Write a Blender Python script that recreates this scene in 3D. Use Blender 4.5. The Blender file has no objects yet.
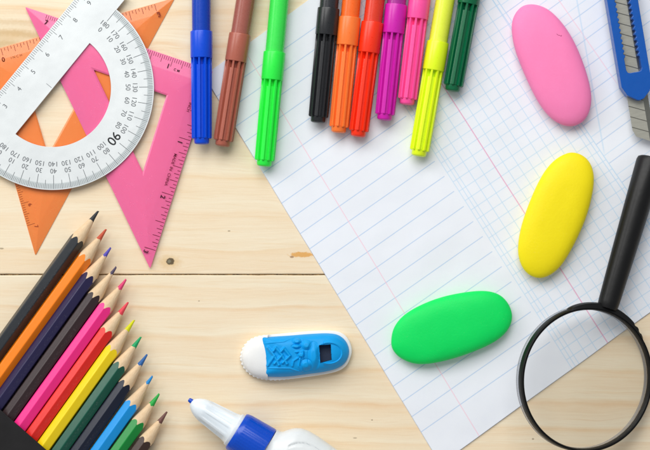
import bpy, bmesh, math, random
from mathutils import Vector, Matrix, noise
random.seed(7)
PI = math.pi
U = 0.00045            # metres per unit of plan; every length below is in plan units (0.45 mm)
CAMD = 1667.0          # camera height above the table in plan units
SC = bpy.context.scene
COL = SC.collection

# ---------------------------------------------------------------- camera
cam = bpy.data.cameras.new('camera'); camo = bpy.data.objects.new('camera', cam); COL.objects.link(camo)
camo.location = (0, 0, CAMD*U)
cam.sensor_width = 36; cam.lens = 36*CAMD/650.0
cam.clip_start = 0.01; cam.clip_end = 50
SC.camera = camo
# ---------------------------------------------------------------- light
w = bpy.data.worlds.new('World'); SC.world = w; w.use_nodes = True
w.node_tree.nodes['Background'].inputs[0].default_value = (0.93, 0.96, 1.0, 1)
w.node_tree.nodes['Background'].inputs[1].default_value = 0.36
def area(name, loc, target, size, power, col=(1, 1, 1)):
    l = bpy.data.lights.new(name, 'AREA'); l.shape = 'RECTANGLE'; l.size = size[0]; l.size_y = size[1]
    l.energy = power; l.color = col
    o = bpy.data.objects.new(name, l); COL.objects.link(o); o.location = loc
    o.rotation_euler = (Vector(target)-Vector(loc)).to_track_quat('-Z', 'Y').to_euler()
    return o
area('softbox_overhead', (-0.22, 0.80, 1.02), (0, 0, 0), (1.1, 0.8), 15.5, (1.0, 0.99, 0.97))
area('softbox_window', (-0.98, 0.68, 0.66), (0, 0, 0), (0.75, 0.5), 6.4, (1.0, 0.985, 0.96))
vs = SC.view_settings; vs.view_transform = 'Standard'; vs.look = 'None'; vs.gamma = 1.0; vs.exposure = -0.07

# ---------------------------------------------------------------- node helpers
def lin(c):
    return tuple(((v/255.0)/12.92 if v <= 10.3 else ((v/255.0+0.055)/1.055)**2.4) for v in c)
class X:
    """a float socket that can be computed with"""
    def __init__(s, nt, v): s.nt = nt; s.v = v
    def _m(s, op, *a, clamp=False):
        n = s.nt.nodes.new('ShaderNodeMath'); n.operation = op; n.use_clamp = clamp
        for i, q in enumerate((s,)+a):
            q = q.v if isinstance(q, X) else q
            if isinstance(q, (int, float)): n.inputs[i].default_value = q
            else: s.nt.links.new(q, n.inputs[i])
        return X(s.nt, n.outputs[0])
    def __add__(s, o): return s._m('ADD', o)
    def __sub__(s, o): return s._m('SUBTRACT', o)
    def __mul__(s, o): return s._m('MULTIPLY', o)
    def __truediv__(s, o): return s._m('DIVIDE', o)
    def __neg__(s): return s._m('MULTIPLY', -1.0)
    def abs(s): return s._m('ABSOLUTE')
    def mn(s, o): return s._m('MINIMUM', o)
    def mx(s, o): return s._m('MAXIMUM', o)
    def exp(s): return s._m('EXPONENT')
    def cl(s): return s._m('ADD', 0.0, clamp=True)
    def pp(s, period): return s._m('PINGPONG', period/2.0)     # distance to nearest multiple of period
    def step(s, soft=0.5): return (s/soft + 0.5).cl()          # 0 below zero, 1 above
def new_mat(name):
    m = bpy.data.materials.new(name); m.use_nodes = True
    nt = m.node_tree; b = nt.nodes['Principled BSDF']
    return m, nt, b
def coords(nt):
    tc = nt.nodes.new('ShaderNodeTexCoord'); mp = nt.nodes.new('ShaderNodeVectorMath'); mp.operation = 'SCALE'
    nt.links.new(tc.outputs['Object'], mp.inputs[0]); mp.inputs['Scale'].default_value = 1.0/U
    return mp.outputs[0]
def sep(nt, v):
    s = nt.nodes.new('ShaderNodeSeparateXYZ'); nt.links.new(v, s.inputs[0]); return [X(nt, s.outputs[i]) for i in range(3)]
def comb(nt, x, y, z=0.0):
    c = nt.nodes.new('ShaderNodeCombineXYZ')
    for i, q in enumerate((x, y, z)):
        if isinstance(q, X): nt.links.new(q.v, c.inputs[i])
        else: c.inputs[i].default_value = q
    return c.outputs[0]
def noisetex(nt, vec, scale=1.0, detail=3, rough=0.5, dist=0.0):
    n = nt.nodes.new('ShaderNodeTexNoise'); nt.links.new(vec, n.inputs['Vector'])
    n.inputs['Scale'].default_value = scale; n.inputs['Detail'].default_value = detail
    n.inputs['Roughness'].default_value = rough; n.inputs['Distortion'].default_value = dist
    return X(nt, n.outputs[0])
def mixc(nt, f, a, b, mode='MIX'):
    n = nt.nodes.new('ShaderNodeMix'); n.data_type = 'RGBA'; n.blend_type = mode
    if isinstance(f, X): nt.links.new(f.v, n.inputs[0])
    else: n.inputs[0].default_value = f
    for i, q in ((6, a), (7, b)):
        if isinstance(q, tuple): n.inputs[i].default_value = (q[0], q[1], q[2], 1)
        else: nt.links.new(q, n.inputs[i])
    return n.outputs[2]
def ramp(nt, f, stops):
    r = nt.nodes.new('ShaderNodeValToRGB'); e = r.color_ramp.elements
    while len(e) < len(stops): e.new(0.5)
    for i, (p, c) in enumerate(stops): e[i].position = p; e[i].color = (c[0], c[1], c[2], 1)
    nt.links.new(f.v, r.inputs[0]); return r.outputs[0]
def bump(nt, b, h, dist, strength=1.0):
    n = nt.nodes.new('ShaderNodeBump'); n.inputs['Distance'].default_value = dist*U; n.inputs['Strength'].default_value = strength
    nt.links.new(h.v, n.inputs['Height']); nt.links.new(n.outputs[0], b.inputs['Normal'])

def plain(name, rgb, rough=0.4, spec=0.5, coat=0.0, sss=0.0, sss_r=3.0, metal=0.0, var=0.06, vscale=0.08, bmp=0.05, bscale=0.6, trans=0.0):
    m, nt, b = new_mat(name); c = lin(rgb); v = coords(nt)
    n = noisetex(nt, v, vscale, 4, 0.6)
    lo = tuple(max(0, q*(1-var)) for q in c); hi = tuple(min(1, q*(1+var)) for q in c)
    nt.links.new(mixc(nt, n, lo, hi), b.inputs['Base Color'])
    n2 = noisetex(nt, v, vscale*4, 3, 0.6)
    nt.links.new((n2*0.16+(rough-0.08)).v, b.inputs['Roughness'])
    b.inputs['Specular IOR Level'].default_value = spec*0.75; b.inputs['Coat Weight'].default_value = coat*0.5
    b.inputs['Coat Roughness'].default_value = 0.15; b.inputs['Metallic'].default_value = metal
    b.inputs['Transmission Weight'].default_value = trans
    if sss > 0:
        b.inputs['Subsurface Weight'].default_value = sss; b.inputs['Subsurface Scale'].default_value = sss_r*U
        b.inputs['Subsurface Radius'].default_value = (1, 1, 1)
    if bmp > 0: bump(nt, b, noisetex(nt, v, bscale, 3, 0.6), bmp)
    return m

# ---------------------------------------------------------------- mesh helpers
def P(px, py, z=0.0):
    """a point of the photo's plan, seen at height z, as a plan vector (perspective taken into account)"""
    k = 1-z/CAMD
    return Vector(((px-325)*k, -(py-225)*k, z))
def finish(name, bm, mat, parent=None, origin=None, smooth=35, bevel=0.0, seg=2):
    if origin is not None: bmesh.ops.translate(bm, vec=-Vector(origin), verts=bm.verts)
    bmesh.ops.scale(bm, vec=(U, U, U), verts=bm.verts)
    bmesh.ops.recalc_face_normals(bm, faces=bm.faces)
    me = bpy.data.meshes.new(name); bm.to_mesh(me); bm.free()
    for p in me.polygons: p.use_smooth = smooth is not None
    if smooth: me.set_sharp_from_angle(angle=math.radians(smooth))
    me.materials.append(mat)
    o = bpy.data.objects.new(name, me); COL.objects.link(o)
    if parent: o.parent = parent
    elif origin is not None: o.location = Vector(origin)*U
    if bevel:
        md = o.modifiers.new('bevel', 'BEVEL'); md.width = bevel*U; md.segments = seg; md.limit_method = 'ANGLE'; md.angle_limit = math.radians(38)
        md.harden_normals = False
    return o
def thing(name, label, cat, loc, group=None, quat=None):
    o = bpy.data.objects.new(name, None); COL.objects.link(o); o.empty_display_size = 0.01
    o.location = Vector(loc)*U
    if quat is not None: o.rotation_euler = quat.to_euler()
    o['label'] = label; o['category'] = cat
    if group: o['group'] = group
    return o
def tag(o, label, cat, group=None):
    o['label'] = label; o['category'] = cat
    if group: o['group'] = group
def prism(bm, pts, z0, z1):
    """closed outline extruded from z0 to z1"""
    a = [bm.verts.new((p[0], p[1], z0)) for p in pts]; b = [bm.verts.new((p[0], p[1], z1)) for p in pts]
    n = len(pts)
    bm.faces.new(a[::-1]); bm.faces.new(b)
    for i in range(n): bm.faces.new((a[i], a[(i+1) % n], b[(i+1) % n], b[i]))
def bridge(bm, rings, close=True, cap0=False, cap1=False):
    for r0, r1 in zip(rings[:-1], rings[1:]):
        n = len(r0)
        for i in range(n if close else n-1): bm.faces.new((r0[i], r0[(i+1) % n], r1[(i+1) % n], r1[i]))
    if cap0: bm.faces.new(rings[0][::-1])
    if cap1: bm.faces.new(rings[-1])
def ring_plate(bm, outer, inner, z0, z1):
    """plate with a hole; outer and inner have the same count, in step"""
    R = [[bm.verts.new((p[0], p[1], z)) for p in L] for L, z in ((outer, z0), (outer, z1), (inner, z1), (inner, z0))]
    R.append(R[0]); bridge(bm, R)
def lathe(bm, st, n, rf=None, squash=None):
    """st = (x, r, groove); about local X"""
    rings = []
    for s in st:
        x, r = s[0], s[1]; g = s[2] if len(s) > 2 else 0
        ring = []
        for i in range(n):
            t = 2*PI*i/n; rr = r*(1-(g*rf(t) if rf else 0))
            y, z = rr*math.cos(t), rr*math.sin(t)
            if squash: y, z = squash(x, y, z)
            ring.append(bm.verts.new((x, y, z)))
        rings.append(ring)
    bridge(bm, rings, cap0=True, cap1=True)
def catmull(pts, n):
    out = []; m = len(pts)
    for i in range(m):
        p0, p1, p2, p3 = (Vector(pts[(i+k-1) % m]) for k in range(4))
        for j in range(n):
            t = j/n
            out.append(0.5*((2*p1)+(p2-p0)*t+(2*p0-5*p1+4*p2-p3)*t*t+(3*p1-p0-3*p2+p3)*t**3))
    return out
def smooth_loop(pts, it):
    for _ in range(it):
        pts = [(pts[i-1]+pts[i]*2+pts[(i+1) % len(pts)])/4 for i in range(len(pts))]
    return pts
def quad_strip(bm, a, b, wd, z):
    """flat printed stroke from a to b"""
    a = Vector(a[:2]); b = Vector(b[:2]); d = (b-a).normalized(); n = Vector((-d.y, d.x))*wd/2
    bm.faces.new([bm.verts.new((q.x, q.y, z)) for q in (a-n, b-n, b+n, a+n)])
def put_text(bm, s, pos, size, up, z, mi=0, bold=0.0):
    """flat printed lettering centred on pos, its top pointing along up"""
    cu = bpy.data.curves.new('t', 'FONT'); cu.body = s; cu.size = size; cu.align_x = 'CENTER'; cu.align_y = 'CENTER'
    cu.resolution_u = 3; cu.offset = bold
    o = bpy.data.objects.new('t', cu); COL.objects.link(o)
    dg = bpy.context.evaluated_depsgraph_get(); me = o.evaluated_get(dg).to_mesh()
    up = Vector(up[:2]).normalized(); rt = Vector((up.y, -up.x))
    vs_ = [bm.verts.new((pos[0]+rt.x*v.co.x+up.x*v.co.y, pos[1]+rt.y*v.co.x+up.y*v.co.y, z)) for v in me.vertices]
    for p in me.polygons:
        try: bm.faces.new([vs_[i] for i in p.vertices]).material_index = mi
        except ValueError: pass
    o.evaluated_get(dg).to_mesh_clear(); bpy.data.objects.remove(o); bpy.data.curves.remove(cu)

# ================================================================ TABLE
def wood_mat():
    m, nt, b = new_mat('pine_wood'); v = coords(nt); x, yy, z = sep(nt, v)
    x = x+325.0; y = (-yy)+225.0                        # plan coordinates, y downwards
    # rings pushed aside by the knots
    def knot(cx, cy, sx, sy, amp):
        dx = (x-cx)/sx; dy = (y-cy)/sy
        g = (-(dx*dx+dy*dy)).exp()
        return g*dy*amp
    wob = (noisetex(nt, comb(nt, x*0.007, y*0.02), 1.0, 3, 0.5)-0.5)*19.0
    wob2 = (noisetex(nt, comb(nt, x*0.03, y*0.15, 3.0), 1.0, 3, 0.5)-0.5)*2.6
    yd = y+wob+wob2
    yd = yd-knot(170.5, 261, 26, 9, 9.0)-knot(8, 42, 60, 26, 34.0)-knot(158, 60, 14, 8, 8.0)-knot(300, 254, 26, 7, 4.0)
    pale = lin((242, 229, 202)); mid = lin((240, 219, 187)); gold = lin((234, 199, 153)); hot = lin((229, 184, 132))
    H = 700.0
    def stops(bands):
        s = [(0.0, pale)]
        for yc, wd, c in bands:
            s += [((yc-wd*0.75+100)/H, pale), ((yc+100)/H, c), ((yc+max(0.9, wd*0.14)+100)/H, mid)]
        return s[:31]+[(1.0, pale)]
    f = (yd+100.0)/H
    c1 = ramp(nt, f, stops([(-60, 14, gold), (-30, 6, mid), (14, 9, gold), (46, 7, hot), (92, 9, mid), (128, 8, mid), (180, 8, gold), (214, 7, mid), (252, 6, gold)]))
    c2 = ramp(nt, f, stops([(289, 4, mid), (309, 6, hot), (337, 6, gold), (374, 8, gold), (405, 8, hot), (429, 8, gold), (446, 6, gold), (500, 12, gold), (560, 8, hot)]))
    col = mixc(nt, (y-274.5).step(0.5), c1, c2)
    pat = noisetex(nt, comb(nt, x*0.013, y*0.045, 21.0), 1.0, 3, 0.6)
    col = mixc(nt, ((pat-0.36)*2.6).cl()*0.62+0.46, pale, col)
    sl = noisetex(nt, comb(nt, x*0.009, (y-x*0.03)*0.26, 31.0), 1.0, 4, 0.62)
    col = mixc(nt, ((sl-0.56)*5.0).cl()*0.42, col, lin((229, 192, 138)))
    # broad mottling, long fibres, fine cross flecks
    broad = noisetex(nt, comb(nt, x*0.004, yd*0.05, 8.0), 1.0, 4, 0.55)
    col = mixc(nt, ((broad-0.42)*2.0).cl()*0.35, col, gold)
    fib = noisetex(nt, comb(nt, x*0.011, yd*0.42, 1.0), 1.0, 6, 0.72)
    col = mixc(nt, ((fib-0.44)*4.0).cl()*0.24, col, lin((222, 184, 138)))
    fine = noisetex(nt, comb(nt, x*0.05, y*1.7, 5.0), 1.0, 3, 0.7)
    col = mixc(nt, ((fine-0.45)*3.0).cl()*0.18, col, lin((214, 188, 150)))
    ray = noisetex(nt, comb(nt, x*0.9, y*0.22, 9.0), 1.0, 3, 0.7)
    col = mixc(nt, ((ray-0.5)*3.0).cl()*0.13, col, lin((250, 240, 222)))
    # end-grain swirl beside the orange set square
    def blob(cx, cy, sx, sy, soft=0.6, wobble=0.5):
        dx = (x-cx)/sx; dy = (y-cy)/sy
        r = (dx*dx+dy*dy)._m('SQRT')+(noisetex(nt, comb(nt, x*0.35, y*0.35, 2.0), 1.0, 3)-0.5)*wobble
        return ((1.0-0.0)-0.0, r)[1]
    r = blob(6, 46, 60, 19, wobble=0.25)
    rings = ((r*11.0)._m('SINE')*0.5+0.5)*((-(r-1.5)).step(1.2))
    col = mixc(nt, rings*0.62, col, lin((200, 164, 112)))
    col = mixc(nt, (-(r-0.9)).step(0.8)*0.42, col, lin((205, 178, 130)))
    r = blob(158, 62, 15, 9, wobble=0.3)
    rings = ((r*10.0)._m('SINE')*0.5+0.5)*((-(r-1.2)).step(0.8))
    col = mixc(nt, rings*0.35, col, lin((190, 150, 100)))
    hair = noisetex(nt, comb(nt, x*0.006, yd*0.9, 41.0), 1.0, 4, 0.75)
    col = mixc(nt, ((hair-0.60)*9.0).cl()*0.30, col, lin((214, 172, 120)))
    weave = noisetex(nt, comb(nt, x*1.6, y*1.6, 51.0), 1.0, 2, 0.7)
    col = mixc(nt, ((weave-0.5)*2.2).cl()*0.10, col, lin((206, 176, 136)))
    # small dead knot
    r = blob(169, 262, 14, 8, wobble=0.7)
    col = mixc(nt, (-(r-0.72)).step(0.7)*0.6, col, lin((216, 180, 120)))
    r = blob(170.3, 261.2, 4.2, 3.6, wobble=0.75)
    col = mixc(nt, (-(r-0.95)).step(0.25)*0.9, col, lin((70, 58, 40)))
    kd = blob(169.3, 261.4, 2.0, 1.8, wobble=0.9)
    col = mixc(nt, (-(kd-0.9)).step(0.5)*0.55, col, lin((150, 148, 126)))
    # resin streak
    r = blob(302, 254.6, 12, 2.6, wobble=1.3)
    col = mixc(nt, (-(r-0.95)).step(0.4)*0.85, col, lin((222, 160, 70)))
    r = blob(292, 257, 2.2, 1.2, wobble=0.8)
    col = mixc(nt, (-(r-0.9)).step(0.4)*0.7, col, lin((140, 88, 40)))
    for cx, cy, sx, sy in ((1.5, 248.5, 2.6, 0.9), (229, 231, 1.6, 0.7), (372, 420, 0.9, 0.8), (533, 439, 1.3, 1.0), (199, 301, 1.0, 0.6), (355, 438, 2, 0.6)):
        r = blob(cx, cy, sx, sy, wobble=0.6)
        col = mixc(nt, (-(r-0.9)).step(0.5)*0.6, col, lin((120, 100, 70)))
    nt.links.new(col, b.inputs['Base Color'])
    nt.links.new((fib*0.2+0.50).v, b.inputs['Roughness']); b.inputs['Specular IOR Level'].default_value = 0.3
    bump(nt, b, fib*0.7+fine*0.3, 0.18)
    return m
WOOD = wood_mat()
bm = bmesh.new()
def plank(y0, y1):      # photo y of the two long edges; the edge beside the gap is slightly uneven
    N = 260; x0, x1 = -1100, 1750
    top = []; bot = []
    for i in range(N+1):
        px = x0+(x1-x0)*i/N
        j = (noise.noise((px*0.05, y0*0.1, 0))*0.35+noise.noise((px*0.4, y0*0.1, 3))*0.2)
        top.append((px-325, -(y0+j-225))); bot.append((px-325, -(y1+j*0.9-225)))
    for a, b in zip(range(N), range(1, N+1)):
        q = [top[a], top[b], bot[b], bot[a]]
        e = 0.8
        vsT = [(q[0][0], q[0][1]-e, 0), (q[1][0], q[1][1]-e, 0), (q[2][0], q[2][1]+e, 0), (q[3][0], q[3][1]+e, 0)]
        V = [bm.verts.new(c) for c in vsT]; bm.faces.new(V)
        A = [bm.verts.new((q[0][0], q[0][1], -0.7)), bm.verts.new((q[1][0], q[1][1], -0.7))]; bm.faces.new((V[0], V[1], A[1], A[0]))
        B = [bm.verts.new((q[3][0], q[3][1], -0.7)), bm.verts.new((q[2][0], q[2][1], -0.7))]; bm.faces.new((V[3], V[2], B[1], B[0]))
        C = [bm.verts.new((q[0][0], q[0][1], -30)), bm.verts.new((q[1][0], q[1][1], -30))]; bm.faces.new((A[0], A[1], C[1], C[0]))
        D = [bm.verts.new((q[3][0], q[3][1], -30)), bm.verts.new((q[2][0], q[2][1], -30))]; bm.faces.new((B[0], B[1], D[1], D[0]))
plank(-900, 274.05); plank(275.35, 1500)
bmesh.ops.remove_doubles(bm, verts=bm.verts, dist=0.01)
o = finish('table_surface', bm, WOOD, smooth=20); o['kind'] = 'structure'
m_gap, nt, b = new_mat('gap_brown_wood'); b.inputs['Base Color'].default_value = (*lin((96, 70, 40)), 1); b.inputs['Roughness'].default_value = 0.9  # rough brown wood with paler flecks, seen in the seam
nt.links.new(mixc(nt, ((noisetex(nt, coords(nt), 0.35, 4, 0.7)-0.35)*3).cl(), lin((70, 48, 28)), lin((176, 142, 92))), b.inputs['Base Color'])
bm = bmesh.new(); prism(bm, [(-1400, -1200), (1400, -1200), (1400, 1100), (-1400, 1100)], -45, -31)
bmesh.ops.create_grid(bm, x_segments=1, y_segments=1, size=1, matrix=Matrix.Translation((0, -49.7, -1.5)) @ Matrix.Diagonal((1100, 1.0, 1, 1)))
o = finish('table_underlay', bm, m_gap, smooth=None); o['kind'] = 'structure'

# ================================================================ PAPER
def paper_mat():
    m, nt, b = new_mat('ruled_and_squared_paper'); v = coords(nt); x, yy, z = sep(nt, v)
    x = x+325.0; y = (-yy)+225.0
    wv = (noisetex(nt, comb(nt, x*0.01, y*0.01), 1.0, 1)-0.5)*1.2
    x = x+wv
    base = mixc(nt, noisetex(nt, v, 0.01, 3), lin((231, 235, 242)), lin((237, 240, 246)))
    blot = noisetex(nt, v, 0.10, 5, 0.75)
    base = mixc(nt, ((blot-0.5)*3).cl()*0.25, base, lin((220, 225, 240)))
    blue = lin((166, 196, 230)); paleb = lin((188, 217, 240)); red = lin((228, 156, 190)); pinkc = lin((242, 202, 216))
    ink = noisetex(nt, v, 0.45, 3, 0.6)*0.3+0.66
    def ln(d, hw): return ((hw-0.0)-0.0) and (-(d.abs())+(hw+0.25)).step(0.5).mn(1.0)
    col = base
    bd = x-(y*0.636)-332.2                        # distance right of the ruled page's border
    left = (-bd).step(0.6)
    v1 = y+x*0.70
    k = (v1-248.2)
    d = k.pp(21.74)*0.819; ink_l = ink*0.85
    rng = (k+3.0).step(1.0)*((-(k-481.0)).step(1.0))
    col = mixc(nt, ln(d, 0.19)*left*rng*ink_l, col, blue)
    col = mixc(nt, ln((x-y*0.6085-213.85)*0.854, 0.20)*(-bd-10.0).step(1.0)*ink, col, pinkc)
    # squares
    rb = x-y*0.682-497.0
    inside = (bd-5.0).step(0.6)*(-rb).step(0.6)
    g1 = ((y+x*0.67)-485.4+13.35*100).pp(13.35)*0.83
    uu = x-y*0.64-385.8
    g2 = (uu+13.3*100).pp(13.3)*0.842
    nored = (uu.abs()-4.0).step(0.5)
    col = mixc(nt, ln(g1, 0.17)*inside*ink*0.85, col, paleb)
    col = mixc(nt, ln(g2, 0.17)*inside*ink*0.85*nored, col, paleb)
    col = mixc(nt, ln((uu-2.2)*0.842, 0.26)*ink, col, red)
    col = mixc(nt, (ln((bd-5.0)*0.84, 0.18)+ln((bd-10.0)*0.84, 0.18)).cl()*ink*0.8, col, paleb)
    # faint second ruled page on the right
    right = rb.step(0.6)
    v3 = y+x*0.73
    r1 = (v3-438.7+28.2*100).pp(28.2)*0.81
    r2 = (v3-455.7+28.2*100).pp(28.2)*0.81
    col = mixc(nt, ln(r1, 0.2)*right*ink*0.8, col, blue)
    col = mixc(nt, ln(r2, 0.2)*right*ink*0.7, col, paleb)
    col = mixc(nt, (ln(rb*0.826, 0.25)+ln((rb+4.5)*0.826, 0.2)).cl()*ink, col, paleb)
    col = mixc(nt, ln((x-y*0.695-558.5)*0.82, 0.2)*((-(y-82)).step(10.0))*0.7, col, pinkc)
    col = mixc(nt, ln((x-y*0.178-576.7), 0.5)*((-(y-152)).step(8.0))*0.55, col, paleb)
    nt.links.new(col, b.inputs['Base Color']); b.inputs['Roughness'].default_value = 0.75; b.inputs['Specular IOR Level'].default_value = 0.2
    bump(nt, b, noisetex(nt, v, 0.9, 4, 0.7)*0.06+noisetex(nt, v, 0.014, 2, 0.4)*3.0, 1.0)
    return m
corners = [(204.2, 75.6), (440.5, 463.5), (900, 131), (664, -257)]
bm = bmesh.new()
# a thin pad of a few leaves, its edges slightly out of step
M1 = paper_mat()
def pt(i, t):
    a = Vector(corners[i]); b_ = Vector(corners[(i+1) % 4]); q = a.lerp(b_, t); return q
loop = []
for i in range(4):
    for j in range(60):
        q = pt(i, j/60); jit = Vector((noise.noise((q.x*0.02, q.y*0.02, 1)), noise.noise((q.x*0.02, q.y*0.02, 7))))*0.35
        loop.append((q.x+jit.x-325, -(q.y+jit.y-225)))
prism(bm, loop, 0.15, 1.7)
sheet = finish('writing_paper', bm, M1, smooth=None)
tag(sheet, 'white writing paper with blue ruled lines and squares and red margins lying across the table', 'paper')
bm = bmesh.new()
loop2 = [((p[0]+325-0.7*(0.3 if i < 60 else -0.6))-325, p[1]-0.5) for i, p in enumerate(loop)]
prism(bm, loop2, 0.03, 0.12)
m_under = plain('paper_edge', (205, 212, 226), 0.8, 0.2)
o = finish('backing_leaf', bm, m_under, parent=sheet, smooth=None)

# ================================================================ SET SQUARES
def plastic_clear(name, rgb, edge=False):
    m = plain(name, rgb, 0.25, 0.5, coat=0.15, sss=0.25, sss_r=4, var=0.03, vscale=0.03, bmp=0.0, trans=0.13)
    m.node_tree.nodes['Principled BSDF'].inputs['Subsurface Radius'].default_value = (1.0, 0.6, 0.6)
    return m
m_print = plain('dark_print', (122, 30, 60), 0.5, 0.3, bmp=0)
m_print_o = plain('brown_print', (138, 52, 28), 0.5, 0.3, bmp=0)
m_print_dark = plain('dark_digit_print', (70, 18, 40), 0.5, 0.3, bmp=0)
def offset_tri(T, offs):
    """T counter-clockwise in plan, offs = inward shift of edges (0-1, 1-2, 2-0)"""
    L = []
    for i in range(3):
        a, b_ = Vector(T[i]), Vector(T[(i+1) % 3]); d = (b_-a).normalized(); n = Vector((-d.y, d.x))
        L.append((a+n*offs[i], d))
    out = []
    for i in range(3):
        (p, d), (q, e) = L[i-1], L[i]
        den = d.x*e.y-d.y*e.x; t = ((q.x-p.x)*e.y-(q.y-p.y)*e.x)/den
        out.append(p+d*t)
    return out
def rounded(T, r, n=6):
    out = []
    for i in range(3):
        p, c, q = T[i-1], T[i], T[(i+1) % 3]
        a = c+(p-c).normalized()*r; b_ = c+(q-c).normalized()*r
        for j in range(n+1):
            t = j/n; out.append((a*(1-t)**2+c*2*t*(1-t)+b_*t*t))
    # mid-edge points so that loops with other offsets stay in step
    return out
def set_square(name_label, T_px, hole_px, z0, mat, band_offs, hi):
    T = [Vector(P(x_, y_, z0)[:2]) for x_, y_ in T_px]; Hh = [Vector(P(x_, y_, z0)[:2]) for x_, y_ in hole_px]
    org = Vector((T[0].x, T[0].y, z0))
    root = thing('set_square', name_label, 'set square', org, 'plastic set squares crossed under the protractor')
    bm = bmesh.new()
    t = hi
    loops = [(rounded(T, 2.2), z0), (rounded(T, 2.2), z0+t*0.22), (rounded(offset_tri(T, band_offs), 1.2), z0+t-0.12),
             (rounded(offset_tri(T, [b_+0.8 for b_ in band_offs]), 1.2), z0+t),
             (rounded(offset_tri(Hh, [-1.6]*3), 0.5), z0+t), (rounded(Hh, 0.5), z0+t-0.9), (rounded(Hh, 0.5), z0)]
    R = [[bm.verts.new((p.x, p.y, z)) for p in L] for L, z in loops]; R.append(R[0])
    bridge(bm, R)
    finish('plate', bm, mat, root, org, smooth=12)
    return root, org
ccw = lambda L: L if sum((L[i][0]*-L[(i+1) % 3][1]-L[(i+1) % 3][0]*-L[i][1]) for i in range(3)) > 0 else L[::-1]
# orange
m_orange = plastic_clear('orange_plastic', (255, 142, 74)); m_pink = plastic_clear('pink_plastic', (255, 116, 166))
ZO, ZP, ZR = 0.1, 2.7, 5.5
TO = ccw([(-22, 54.6), (35.5, 255.6), (175.2, -2.3)]); HO = ccw([(26.3, 81.3), (48.2, 155.0), (101.3, 59.8)])
# make hole order follow outer order
def order(T, Hh):
    return [min(Hh, key=lambda h: (Vector(h)-Vector(t_).lerp(Vector(((T[0][0]+T[1][0]+T[2][0])/3, (T[0][1]+T[1][1]+T[2][1])/3)), 0.5)).length) for t_ in T]
HO = order(TO, HO)
ro, oo = set_square('translucent orange set square lying lowest, its tips showing left and above the protractor', TO, HO, ZO, m_orange, [11, 11, 11], 2.5)
TP = ccw([(212.8, 70.9), (25, 6.8), (150.2, 268.8)]); HP = order(TP, ccw([(166.7, 95.5), (94, 70), (143, 172)]))
rp, op = set_square('translucent pink set square lying over the orange one and partly under the blue pen', TP, HP, ZP, m_pink, [14, 14, 14], 2.7)
def band_z(base, t, d, wband):     # height of the bevelled plate d in from the edge
    return base+t*0.22+(t*0.78-0.12)*min(1, d/wband)
def printed(root, org, base, t, wband, a, b_, wd, bm):
    """stroke that follows the bevel: a, b photo points with their distance from the edge"""
    (ax, ay, ad), (bx, by, bd_) = a, b_
    za, zb = band_z(base, t, ad, wband)+0.10, band_z(base, t, bd_, wband)+0.10
    A, B = P(ax, ay, za), P(bx, by, zb); d = (B-A); d.z = 0; d.normalize(); n = Vector((-d.y, d.x, 0))*wd/2
    bm.faces.new([bm.verts.new(q) for q in (A-n, B-n, B+n, A+n)])
def text_on(bm, s, px, py, size, up, base, t, d, wband, bold=0.0, mi=0):
    z = band_z(base, t, min(wband, d+size*0.45), wband)+0.12
    c = P(px, py, z); put_text(bm, s, (c.x, c.y), size, (up[0], -up[1]), z, mi, bold)
# orange: inch scale on the upper edge
bm = bmesh.new(); u = Vector((0.961, -0.276)); n = Vector((0.276, 0.961))
E0 = Vector((175.2, -2.3)); E1 = Vector((-22, 54.6))
eu = (E0-E1).normalized(); en = Vector((-eu.y, eu.x))
if en.y < 0: en = -en
for i in range(0, 49):
    s_ = (0.8+i*3.2-(-22))/eu.x
    q = E1+eu*s_
    if q.x < -18: continue
    ln_ = 11.5 if i % 16 == 0 else (9.5 if i % 8 == 0 else (7.0 if i % 4 == 0 else (5.0 if i % 2 == 0 else 3.4)))
    a = q+en*0.5; b_ = q+en*ln_
    printed(ro, oo, ZO, 2.5, 11, (a.x, a.y, 0.5), (b_.x, b_.y, ln_), 0.55, bm)
for s_, x_, y_, sz in (('0', 3.4, 59.8, 6.5), ('1', 53.5, 45, 6.5), ('2', 106, 28, 6.5), ('3', 159.2, 14.6, 6.8)):
    text_on(bm, s_, x_, y_, sz, (-0.276, -0.961), ZO, 2.5, 11, 11, 0.2)
text_on(bm, 'I N C H', 16.5, 56.6, 3.6, (-0.276, -0.961), ZO, 2.5, 10, 11)
# orange: centimetres down the left edge
E1 = Vector((-22, 54.6)); E2 = Vector((35.5, 255.6)); eu = (E2-E1).normalized(); en = Vector((eu.y, -eu.x))
s7 = (Vector((27.8, 225.4))-E1).dot(eu)
for i in range(0, 81):
    s_ = s7-22.6*(7-i/10)
    if s_ < 6 or i > 70: continue
    q = E1+eu*s_; ln_ = 8.2 if i % 10 == 0 else (5.6 if i % 5 == 0 else 3.6)
    a = q+en*0.4; b_ = q+en*ln_
    printed(ro, oo, ZO, 2.5, 11, (a.x, a.y, 0.4), (b_.x, b_.y, ln_), 0.42, bm)
    if i % 10 == 0 and i > 0:
        c = q+en*8.6+eu*3.2
        text_on(bm, str(i//10), c.x, c.y, 5.6, (en.x, en.y), ZO, 2.5, 8.6, 11)
finish('scale_markings', bm, m_print_o, ro, oo, smooth=None)
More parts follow.
